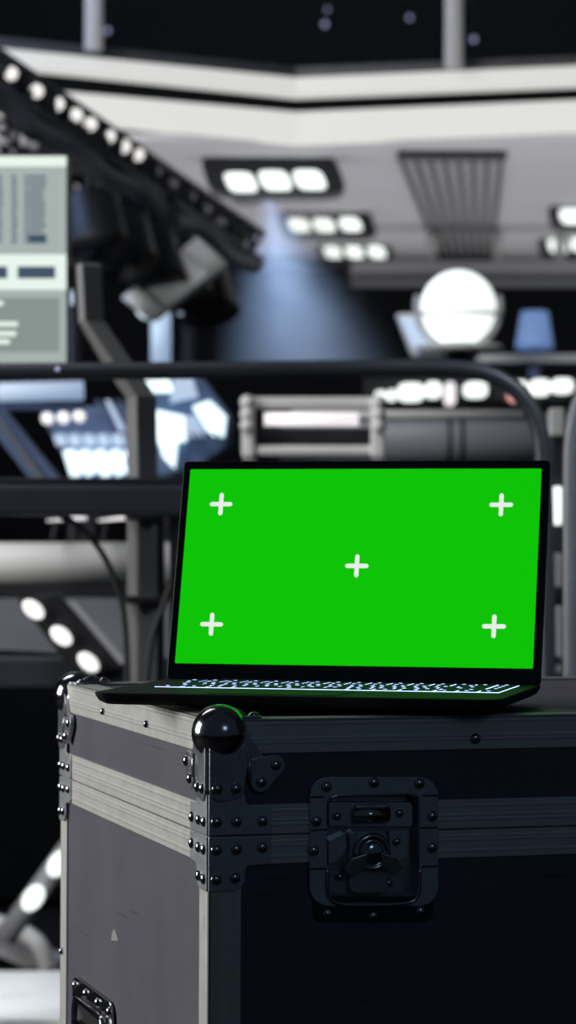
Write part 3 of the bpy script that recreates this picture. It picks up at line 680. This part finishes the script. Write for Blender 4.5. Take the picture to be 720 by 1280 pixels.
rebase(t, V((a.x, a.y, 0)))

# ------------------------------------------------------------------ FLIGHT CASE
CX, CY, YAW = -.06486, 2.21338, .29097
TOP = EYE - .14969
case = thing('flight_case', 'black flight case with aluminium edges, ball corners and a butterfly latch', 'flight case', (CX, CY, 0), YAW)
Uv = V((math.cos(YAW), math.sin(YAW), 0)); Vv = V((-math.sin(YAW), math.cos(YAW), 0)); C0 = V((CX, CY, 0)); CAMP = V((0, 0, EYE))
LX, LY = 1.10, .5916
def front(px, py):
    d = at(px, py, 1) - CAMP; n = V((math.sin(YAW), -math.cos(YAW), 0)); k = (C0 - CAMP).dot(n)/d.dot(n); p = CAMP + d*k - C0
    return p.dot(Uv), p.z
def left(px, py):
    d = at(px, py, 1) - CAMP; k = (C0 - CAMP).dot(Uv)/d.dot(Uv); p = CAMP + d*k - C0
    return p.dot(Vv), p.z
X, Yv, Z = V((1, 0, 0)), V((0, 1, 0)), V((0, 0, 1))
H1, H2, H3, HS = .0286, .0710, .1206, .0962
# latch hole
lx0, lz1 = front(405, 993); lx1, lz0 = front(526, 1127)
lz1 = (lz1 + front(526, 991)[1])/2
IN = .002
def panels(name, z0, z1, top=False):
    bm = bmesh.new()
    th = .009
    f = -1
    # front with hole
    hz0, hz1 = max(z0, lz0), min(z1, lz1)
    def fb(a0, a1, b0, b1):
        if a1-a0 > 1e-4 and b1-b0 > 1e-4: box(bm, ((a0+a1)/2, IN + th/2, (b0+b1)/2), (a1-a0, th, b1-b0))
    fb(IN, lx0, z0, z1); fb(lx1, LX-IN, z0, z1); fb(lx0, lx1, z0, hz0); fb(lx0, lx1, hz1, z1)
    box(bm, (LX/2, LY-IN-th/2, (z0+z1)/2), (LX-2*IN, th, z1-z0))
    for x in (IN+th/2, LX-IN-th/2): box(bm, (x, LY/2, (z0+z1)/2), (th, LY-2*IN-2*th, z1-z0))
    if top: box(bm, (LX/2, LY/2, z1-.0055), (LX-2*IN-2*th, LY-2*IN-2*th, .009))
    else: box(bm, (LX/2, LY/2, z0+.005), (LX-2*IN-2*th, LY-2*IN-2*th, .009))
    return obj(name, bm, 'lam', case)
panels('lid', TOP-HS+.0005, TOP-.001, True)
panels('body', .0, TOP-HS-.0005)
def strip(O, A, B, N, ridges, name, m='alu', th=.0026, edge=True):
    """extruded rail: length A, width B, outward N, with lengthwise ridges"""
    bm = bmesh.new(); O, A, B, N = V(O), V(A), V(B), V(N); W = B.length; Bn = B.normalized()
    prof = [(0, -th)]; prof.append((0, -.0004)); prof.append((.0006, 0))
    for c in ridges:
        prof += [(c-.0016, 0), (c-.0008, .0003), (c+.0008, .0003), (c+.0016, 0)]
    prof += [(W-.0006, 0), (W, -.0004), (W, -th)]
    r0 = [bm.verts.new(O + Bn*p + N*q) for p, q in prof]; r1 = [bm.verts.new(O + A + Bn*p + N*q) for p, q in prof]; n = len(prof)
    for i in range(n): bm.faces.new((r0[i], r0[(i+1) % n], r1[(i+1) % n], r1[i]))
    bm.faces.new(r0); bm.faces.new(r1[::-1])
    return obj(name, bm, m, case)
sides = [  # origin xy, direction, length, normal
    (V((0, 0, 0)), X, LX, -Yv), (V((0, 0, 0)), Yv, LY, -X), (V((0, LY, 0)), X, LX, Yv), (V((LX, 0, 0)), Yv, LY, X)]
for i, (O, D, L, N) in enumerate(sides):
    strip(O + Z*(TOP-H1), D*L, Z*H1, N, (.009, .012, H1-.004), 'top_edge_rail')
    segs = [(0, L)] if i else [(0, lx0), (lx1, L)]
    for a, b in segs:
        strip(O + D*a + Z*(TOP-HS+.0004), D*(b-a), Z*(HS-H2-.0004), N, (.008, .0115, .0195), 'lid_band')
        strip(O + D*a + Z*(TOP-H3), D*(b-a), Z*(H3-HS-.0006), N, (.006, .0155, .0185), 'body_band')
# top side flanges of the edge rail
W1 = .0286
for O, A, B in ((V((0, 0, 0)), X*LX, Yv*W1), (V((0, LY-W1, 0)), X*LX, Yv*W1), (V((0, W1, 0)), Yv*(LY-2*W1), X*W1), (V((LX-W1, W1, 0)), Yv*(LY-2*W1), X*W1)):
    strip(O + Z*TOP, A, B, Z, (.01, .018), 'top_face_rail')
# vertical corner rails
for (cx, cy, sx, sy) in ((0, 0, 1, 1), (0, LY, 1, -1), (LX, 0, -1, 1), (LX, LY, -1, -1)):
    strip(V((cx, cy, .001)), Z*(TOP-H3-.001), X*sx*W1, -Yv*sy, (.0045, .0085, .021), 'corner_rail')
    strip(V((cx, cy, .001)), Z*(TOP-H3-.001), Yv*sy*W1, -X*sx, (.0045, .0085, .021), 'corner_rail')
# bottom rails
for O, D, L, N in sides: strip(O + Z*.001, D*L, Z*H1, N, (.012,), 'bottom_rail')

def plate(O, Xd, Yd, N, pts, th, name, m, par, bev=.0006):
    bm = bmesh.new(); a = [bm.verts.new(O + Xd*p + Yd*q + N*th) for p, q in pts]; b = [bm.verts.new(O + Xd*p + Yd*q) for p, q in pts]; n = len(a)
    bm.faces.new(a); bm.faces.new(b[::-1])
    for i in range(n): bm.faces.new((a[i], a[(i+1) % n], b[(i+1) % n], b[i]))
    return obj(name, bm, m, par, bevel=bev)
def hull(circ, n=16):
    pts = [(x + r*math.cos(2*PI*i/n), y + r*math.sin(2*PI*i/n)) for x, y, r in circ for i in range(n)]
    pts = sorted(set((round(a, 6), round(b, 6)) for a, b in pts))
    def half(ps):
        h = []
        for p in ps:
            while len(h) > 1 and (h[-1][0]-h[-2][0])*(p[1]-h[-2][1]) - (h[-1][1]-h[-2][1])*(p[0]-h[-2][0]) <= 0: h.pop()
            h.append(p)
        return h[:-1]
    return half(pts) + half(pts[::-1])
def rivet_mesh(name='rivet', r=.0047):
    bm = bmesh.new(); lathe(bm, (0, 0, 0), (0, 0, 1), [(r, -.001), (r, .0006), (r*.93, .0014), (r*.72, .0024), (r*.4, .0030), (r*.12, .0032)], 18)
    me = bpy.data.meshes.new(name); bmesh.ops.recalc_face_normals(bm, faces=bm.faces[:]); bm.to_mesh(me); bm.free(); me.materials.append(M['chrome'])
    for p in me.polygons: p.use_smooth = True
    return me
RV = rivet_mesh(); RVS = rivet_mesh('small_rivet', .0036)
def rivet(O, N, par, me=RV):
    o = bpy.data.objects.new('rivet', me); COL.objects.link(o); o.parent = par
    o.location = O; o.rotation_euler = V(N).to_track_quat('Z', 'Y').to_euler(); return o
# corner hardware, defined in a corner frame (sx, sy = inward directions)
def corner(cx, cy, sx, sy):
    base = V((cx, cy, TOP)); XI, YI = X*sx, Yv*sy; D = -Z
    # ball
    bc = base + XI*.0132 + YI*.0132 + D*.0118
    bm = bmesh.new(); bmesh.ops.create_uvsphere(bm, u_segments=40, v_segments=28, radius=.0238, matrix=Matrix.Translation(bc)); ball = obj('ball_corner', bm, 'chrome', case, True)
    bm = bmesh.new(); lathe(bm, bc - (XI+YI-D*1.0).normalized()*-.002, (XI+YI+D*.9), [(.0255, .004), (.0255, .007), (.0236, .009)], 32)
    obj('collar', bm, 'steel', ball, True)
    for Xd, N in ((XI, -YI), (YI, -XI)):
        # down leg
        plate(base, Xd, D, N, hull([(.012, .010, .012), (.010, .058, .010), (.022, .058, .008), (.024, .02, .012)]), .0034, 'flange', 'steel', ball)
        plate(base, Xd, D, N, hull([(.028, .022, .010), (.040, .036, .009), (.034, .036, .008)]), .0024, 'flange', 'steel', ball)
        plate(base, Xd, D, N, hull([(.041, .038, .006), (.0565, .038, .0085), (.044, .052, .0085)]), .0042, 'clover_flange', 'steel', ball)
        for a, h in ((.0565, .038), (.044, .052), (.0065, .057), (.0225, .057)): rivet(base + Xd*a + D*h + N*(.0042 if h < .056 else .0034), N, ball)
        # bent ridge beside the leg
        bm = bmesh.new(); tube(bm, [base + Xd*.034 + D*.03 + N*.004, base + Xd*.0345 + D*.05 + N*.004], .0016, 8); obj('rib', bm, 'steel', ball, True)
        # top flange
    plate(base, XI, YI, Z, hull([(.012, .012, .012), (.04, .012, .009), (.012, .04, .009)]), .0022, 'top_flange', 'steel', ball)
    for a, b in ((.042, .012), (.012, .042)): rivet(base + XI*a + YI*b + Z*.0022, Z, ball)
    # two-part brace at the seam
    for up in (1, 0):
        br = None
        for Xd, N in ((XI, -YI), (YI, -XI)):
            if up:
                pts = [(0, .0615), (.031, .0615), (.032, .069), (.037, .072), (.052, .072), (.054, .074), (.054, HS-.0006), (0, HS-.0006)]
                rv = [(.0065, .0845), (.0235, .0845), (.046, .0845)]
            else:
                pts = [(0, HS+.0008), (.054, HS+.0008), (.054, .117), (.051, .1205), (.033, .1215), (.0315, .126), (.0315, .133), (.029, .1385), (.024, .1415), (.017, .142), (0, .142)]
                rv = [(.0065, .1075), (.0235, .1075), (.046, .1065), (.0065, .132), (.0225, .131)]
            p = plate(base, Xd, D, N, pts, .0017, 'seam_brace' if br is None else 'brace_wing', 'plate', br or case)
            br = br or p
            for a, h in rv: rivet(base + Xd*a + D*h + N*.0017, N, br)
for c in ((0, 0, 1, 1), (0, LY, 1, -1), (LX, 0, -1, 1), (LX, LY, -1, -1)): corner(*c)
# rivets along the top rail and low on the rear corner rail
for px, py in ((130, 889), (184.5, 905)):
    b, z = left(px, py); rivet(V((-.0007, b, z)), -X, case, RVS)
a, z = front(594, 923); rivet(V((a, -.0007, z)), -Yv, case)
for k in (.62, .86): rivet(V((k, -.0007, TOP-.0155)), -Yv, case)
b, z = left(76, 1187); rivet(V((-.0007, LY-.012, z)), -X, case, RVS)
# pale chip on the side panel
b0, z0 = left(140, 1160)
plate(V((IN, 0, 0)), Yv, Z, -X, [left(141, 1160), left(146, 1176), left(137, 1176), left(138, 1166)], .0005, 'pale_chip', 'chip', case, 0)

# ---- butterfly latch
def latch():
    L = bpy.data.objects.new('latch', None)
    def fp(px, py, out=0): a, z = front(px, py); return V((a, -out, z))
    def fpts(P): return [front(x, y) for x, y in P]
    O = V((0, 0, 0)); seam = TOP - HS
    def rr(x0, y0, x1, y1, r, corners=(1, 1, 1, 1), n=6):
        o = []
        for i, (cx, cy, st, on) in enumerate(((x0+r, y0+r, PI, corners[0]), (x1-r, y0+r, 1.5*PI, corners[1]), (x1-r, y1-r, 0, corners[2]), (x0+r, y1-r, .5*PI, corners[3]))):
            if not on: o.append([(x0, y0), (x1, y0), (x1, y1), (x0, y1)][i]); continue
            for k in range(n+1): t = st + k*PI/2/n; o.append((cx + r*math.cos(t), cy + r*math.sin(t)))
        return o
    def ringplate(outer, inner, th, name, m, par=None, sink=0, off=0.0):
        """frame between two outlines having the same number of points; inner edge folds down by sink"""
        bm = bmesh.new(); n = len(outer)
        fo = [bm.verts.new(V((a, -th-off, z))) for a, z in fpts(outer)]; fi = [bm.verts.new(V((a, -th-off, z))) for a, z in fpts(inner)]
        bo = [bm.verts.new(V((a, -off, z))) for a, z in fpts(outer)]; bi = [bm.verts.new(V((a, sink-off, z))) for a, z in fpts(inner)]
        for i in range(n):
            j = (i+1) % n; bm.faces.new((fo[i], fo[j], fi[j], fi[i])); bm.faces.new((bo[i], bi[i], bi[j], bo[j])); bm.faces.new((fo[i], bo[i], bo[j], fo[j])); bm.faces.new((fi[i], fi[j], bi[j], bi[i]))
        return obj(name, bm, m, par or case, bevel=.0005)
    out = rr(386, 971, 547, 1132, 24); inn = rr(408, 993, 523, 1128, 12)
    fr = ringplate(out, inn, .0022, 'latch_frame', 'plate', None, .002)
    # dish
    bm = bmesh.new(); q = fpts(rr(408, 993, 523, 1128, 12)); n = len(q); dep = .014
    c_ = (sum(a for a, z in q)/n, sum(z for a, z in q)/n)
    a1 = [bm.verts.new(V((a, -.001, z))) for a, z in q]; a2 = [bm.verts.new(V((c_[0] + (a-c_[0])*.93, dep, c_[1] + (z-c_[1])*.93))) for a, z in q]
    for i in range(n): bm.faces.new((a1[i], a1[(i+1) % n], a2[(i+1) % n], a2[i]))
    bm.faces.new(a2); obj('dish', bm, 'steel', fr)
    # raised lips
    bm = bmesh.new(); P = [fp(x, y, .003) for x, y in [(408, 1085), (408, 1112), (411, 1122), (419, 1128), (440, 1131), (490, 1130), (512, 1127), (520, 1120), (523, 1108), (523, 1085)]]; tube(bm, smoothpts(P, 4), .0017, 8); obj('lower_lip', bm, 'chrome', fr, True)
    bm = bmesh.new(); P = [fp(x, y, .003) for x, y in [(410, 1000), (413, 996), (420, 994), (510, 992), (518, 994), (521, 998)]]; tube(bm, P, .0014, 8); obj('upper_lip', bm, 'chrome', fr, True)
    # frame seam grooves: darker split lines
    for (x0, y0, x1, y1) in ((387, 1037.5, 407, 1036.5), (524, 1034.5, 546, 1034), (387, 1086, 406, 1085), (526, 1083, 546, 1082), (387, 996, 404, 996), (527, 994, 546, 994)):
        bm = bmesh.new(); tube(bm, [fp(x0, y0, .0024), fp(x1, y1, .0024)], .0008, 6); obj('groove', bm, 'black', fr)
    # bottom flange under the lip
    plate(O, X, Z, -Yv, fpts(rr(392, 1120, 541, 1152, 12, (0, 0, 1, 1))), .0010, 'lower_flange', 'black', fr)
    for x, y, me in ((407, 983, RV), (466, 978, RV), (523, 979, RV), (394, 1026, RV), (539, 1020, RV), (391, 1063, RV), (539, 1059, RV), (409, 1142, RV), (466, 1145, RV), (525, 1139, RV)):
        rivet(fp(x, y, .0022 if y < 1130 else .001), -Yv, fr, me)
    # keeper in the lid half
    kp = plate(V((0, .0135, 0)), X, Z, -Yv, fpts(rr(413, 1004, 518, 1034, 4)), .009, 'keeper_plate', 'plate', fr)
    bm = bmesh.new(); tube(bm, [fp(442, 1019, -.001), fp(486, 1018, -.001)], .0065, 14); obj('hook', bm, 'chrome', fr, True)
    bm = bmesh.new(); box(bm, fp(464, 1017, -.003), (.030, .008, .016)); obj('hook_housing', bm, 'steel', fr, bevel=.002)
    for x, y in ((423, 1021), (501, 1017)): rivet(fp(x, y, -.0045), -Yv, fr, RVS)
    # lower mechanism
    plate(V((0, .0135, 0)), X, Z, -Yv, fpts(rr(440, 1040, 488, 1118, 8)), .007, 'slide_plate', 'steel', fr)
    plate(V((0, .0135, 0)), X, Z, -Yv, fpts([(414, 1052), (434, 1042), (438, 1060), (426, 1078), (414, 1082)]), .006, 'wing_plate', 'plate', fr)
    plate(V((0, .0135, 0)), X, Z, -Yv, fpts([(490, 1040), (514, 1040), (514, 1072), (500, 1080), (490, 1070)]), .006, 'wing_plate', 'plate', fr)
    rivet(fp(499, 1053, -.0075), -Yv, fr, RVS); rivet(fp(491, 1106, -.012), -Yv, fr, RVS); rivet(fp(430, 1098, -.012), -Yv, fr, RVS)
    c = fp(467, 1066, -.006)
    bm = bmesh.new(); lathe(bm, c, (0, -1, 0), [(.0165, 0), (.0165, .003), (.0145, .0045), (.0125, .0045), (.0115, .003), (.0095, .003), (.0085, .0065), (.0065, .0078), (.001, .008)], 32); obj('turn_knob', bm, 'chrome', fr, True)
    bm = bmesh.new()
    for s in (-1, 1):
        Pw = [c + V((s*.006, -.008, 0)), c + V((s*.020, -.0085, -.004)), c + V((s*.026, -.0075, -.012)), c + V((s*.020, -.0065, -.020)), c + V((s*.008, -.007, -.014))]
        f = [bm.verts.new(p) for p in Pw]; g_ = [bm.verts.new(p + V((0, .002, 0))) for p in Pw]
        bm.faces.new(f); bm.faces.new(g_[::-1])
        for i in range(5): bm.faces.new((f[i], f[(i+1) % 5], g_[(i+1) % 5], g_[i]))
    obj('butterfly_wing', bm, 'steel', fr, bevel=.0008)
latch()
# ---- recessed side handle
def handle():
    P = [left(x, y) for x, y in ((91, 1224), (97, 1219), (104, 1223), (136, 1247), (143, 1258), (143, 1280))]
    b1, zt = left(93, 1222); b0, _ = left(143, 1255)
    zt = left(118, 1238)[1]+.001; zb = zt - .125; bc = (b0+b1)/2; hw = (b1-b0)/2
    O = V((0, bc, (zt+zb)/2)); hh = (zt-zb)/2
    def ro(w, h, r, n=6):
        o = []
        for cx, cy, st in ((w-r, h-r, 0), (-w+r, h-r, PI/2), (-w+r, -h+r, PI), (w-r, -h+r, 1.5*PI)):
            for k in range(n+1): t = st + k*PI/2/n; o.append((cx + r*math.cos(t), cy + r*math.sin(t)))
        return o
    pl = plate(O, Yv, Z, -X, ro(hw, hh, .016), .0022, 'side_handle', 'chrome', case)
    # raised rim
    bm = bmesh.new(); q = [O + V((-.005, a, z)) for a, z in ro(hw*.72, hh*.70, .012)]; q.append(q[0]); tube(bm, q, .0035, 8); obj('rim', bm, 'chrome', pl, True)
    plate(O + V((-.0022, 0, 0)), Yv, Z, -X, ro(hw*.70, hh*.68, .011), .0012, 'well', 'black', pl)
    bm = bmesh.new(); tube(bm, [O + V((-.008, -hw*.5, -hh*.4)), O + V((-.016, -hw*.45, -hh*.35)), O + V((-.018, 0, -hh*.33)), O + V((-.016, hw*.45, -hh*.35)), O + V((-.008, hw*.5, -hh*.4))], .006, 10); obj('grip', bm, 'rubber', pl, True)
    bm = bmesh.new(); tube(bm, [O + V((-.008, -hw*.55, hh*.35)), O + V((-.008, hw*.55, hh*.35))], .004, 10); obj('pivot_rod', bm, 'chrome', pl, True)
    for a in (-.86, -.3, .3, .86):
        for s in (1, -1): rivet(O + V((-.0022, a*hw, s*hh*.86)), -X, pl)
    for z in (-.4, 0, .4):
        for s in (1, -1): rivet(O + V((-.0022, s*hw*.87, z*hh)), -X, pl)
handle()

# ------------------------------------------------------------------ LAPTOP
GZ, LYAW, TILT, BD, BT = .01495, .23824, .2722, .23403, .016
ur = V((math.cos(LYAW), -math.sin(LYAW), 0)); nf = V((-math.sin(LYAW), -math.cos(LYAW), 0)); upv = V((0, 0, 1))*math.cos(TILT) - nf*math.sin(TILT)
Hg = V((.0598, 2.5141, TOP + GZ + .016)); Hb = Hg - upv*GZ/math.cos(TILT)
lap = thing('laptop', 'open black laptop with a green screen and white tracking crosses on the flight case', 'laptop', (Hb.x, Hb.y, TOP + .0026), -LYAW)
W2 = .1795; BT2 = BT - .0026
# base: rounded outline, tapered underside
def outline(w, y0, y1, r, n=6):
    o = []
    for cx, cy, st in ((w-r, y1-.004, 0), (-w+r, y1-.004, PI/2), (-w+r, y0+r, PI), (w-r, y0+r, 1.5*PI)):
        rr_ = r if cy < 0 else .004
        cx2 = cx if cy < 0 else math.copysign(w-.004, cx)
        for k in range(n+1): t = st + k*PI/2/n; o.append((cx2 + rr_*math.cos(t), cy + rr_*math.sin(t)))
    return o
bm = bmesh.new(); rings = []
for ins, z in ((.018, .0022), (.008, .0030), (.003, .0060), (.0008, .0100), (0, BT2-.0008), (.0008, BT2)):
    rings.append([bm.verts.new((x, y, z)) for x, y in outline(W2-ins, -BD+ins, .006-ins*.2, .014)])
n = len(rings[0])
for A, B in zip(rings, rings[1:]):
    for i in range(n): bm.faces.new((A[i], A[(i+1) % n], B[(i+1) % n], B[i]))
bm.faces.new(rings[0][::-1]); bm.faces.new(rings[-1])
base = obj('base', bm, 'deck', lap)
for x, y in ((-.13, -.045), (.13, -.045)):
    bm = bmesh.new(); lathe(bm, (x, y, 0), (0, 0, 1), [(.007, 0), (.008, .003)], 16); obj('foot', bm, 'blackp', base)
bm = bmesh.new(); box(bm, (.02, -.195, .0012), (.2, .009, .0024)); obj('foot', bm, 'blackp', base, bevel=.001)
# touchpad
bm = bmesh.new(); box(bm, (-.02, -BD+.045, BT2+.0002), (.115, .072, .0006)); obj('touchpad', bm, 'deck', lap, bevel=.0002)
# keyboard with backlight tray
kx0, kx1, ky0, ky1 = -.152, .164, -.137, -.016
bm = bmesh.new(); box(bm, ((kx0+kx1)/2, (ky0+ky1)/2, BT2+.0002), (kx1-kx0-.0026, ky1-ky0-.0030, .0006)); kb = obj('keyboard', bm, 'keylight', lap)
rows = [[1]*17, [1]*13+[2]+[1]*3, [1.5]+[1]*12+[1.5]+[1]*3, [1.75]+[1]*11+[2.25]+[1]*3, [2.25]+[1]*10+[2.75]+[1]*3, [1.2, 1.2, 1.2, 6, 1.2, 1.2, 1.2, 1.8, 1, 1, 1]]
rows = [[1]*15+[1], [1]*13+[2, 1], [1.5]+[1]*12+[1.5, 1], [1.75]+[1]*11+[2.25, 1], [2.25]+[1]*10+[2.75], [1.3, 1.2, 1.2, 5.3, 1.2, 1.2, 1.6, 1, 1, 1]]
rh = (ky1-ky0)/6; g_ = .0016
for ri, row in enumerate(rows):
    tot = sum(row); x = kx0; y = ky1 - rh*(ri+.5)
    for wk in row:
        wd = (kx1-kx0)*wk/tot
        bm = bmesh.new(); b_ = box(bm, (x + wd/2, y, BT2+.0007), (wd-2*g_, rh-2*g_, .0006))
        nf_ = len(bm.faces); box(bm, (x + wd/2 - .002, y + .001, BT2+.00103), (.0032, .0042, .0001)); bm.faces.ensure_lookup_table()
        for f_ in bm.faces[nf_:]: f_.material_index = 1
        obj('key', bm, ('key', 'keylight'), kb); x += wd
# hinge
bm = bmesh.new(); tube(bm, [V((-.125, .0015, BT2-.0015)), V((.125, .0015, BT2-.0015))], .003, 14); obj('hinge', bm, 'cloth', lap, True)
# lid in its own tilted frame
RT = Matrix.Rotation(-TILT, 3, 'X')
def lp(x, h, d): return V((0, 0, BT2)) + RT @ V((x, d, h))   # h up the lid, d behind its face
def lidslab(name, x0, x1, h0, h1, d0, d1, m, r=0, bev=0, par=lap, n=6):
    bm = bmesh.new(); o = []
    if r:
        for cx, cy, st in ((x1-r, h1-r, 0), (x0+r, h1-r, PI/2), (x0+r, h0+r, PI), (x1-r, h0+r, 1.5*PI)):
            for k in range(n+1): t = st + k*PI/2/n; o.append((cx + r*math.cos(t), cy + r*math.sin(t)))
    else: o = [(x1, h1), (x0, h1), (x0, h0), (x1, h0)]
    a = [bm.verts.new(lp(x, h, d0)) for x, h in o]; b = [bm.verts.new(lp(x, h, d1)) for x, h in o]; k = len(o)
    bm.faces.new(a); bm.faces.new(b[::-1])
    for i in range(k): bm.faces.new((a[i], a[(i+1) % k], b[(i+1) % k], b[i]))
    return obj(name, bm, m, par, bevel=bev)
HG = GZ/math.cos(TILT); HT = HG + .1935 + .0085
lidslab('lid', -W2, W2, .0005, HT, .0006, .0055, 'lap', .004, .0008)
lidslab('bezel', -W2+.0012, W2-.0012, .0015, HT-.0012, 0, .0008, 'gloss', .003)
disp = lidslab('display', -.172, .172, HG, HG+.1935, -.0003, .0002, 'green', .0012)
sx_ = .344/437
# cross positions as fractions of the display (from the corners of the green field)
def cross(fx, fh, arm=.0113, wd=.0021):
    x = -.172 + .344*fx; h = HG + .1935*fh
    o = []
    def cap(cx, cy, ang):
        for k in range(7): t = ang - PI/2 + PI*k/6; o.append((cx + wd*math.cos(t), cy + wd*math.sin(t)))
    L = arm - wd
    cap(x+L, h, 0); o.append((x+wd, h+wd)); cap(x, h+L, PI/2); o.append((x-wd, h+wd)); cap(x-L, h, PI); o.append((x-wd, h-wd)); cap(x, h-L, 1.5*PI); o.append((x+wd, h-wd))
    bm = bmesh.new(); a = [bm.verts.new(lp(p, q, -.0007)) for p, q in o]; b = [bm.verts.new(lp(p, q, -.0003)) for p, q in o]; k = len(o)
    bm.faces.new(a); bm.faces.new(b[::-1])
    for i in range(k): bm.faces.new((a[i], a[(i+1) % k], b[(i+1) % k], b[i]))
    obj('tracking_marker', bm, 'marker', disp)
for f in ((.0975, .817), (.893, .815), (.499, .502), (.097, .199), (.889, .205)): cross(*f)
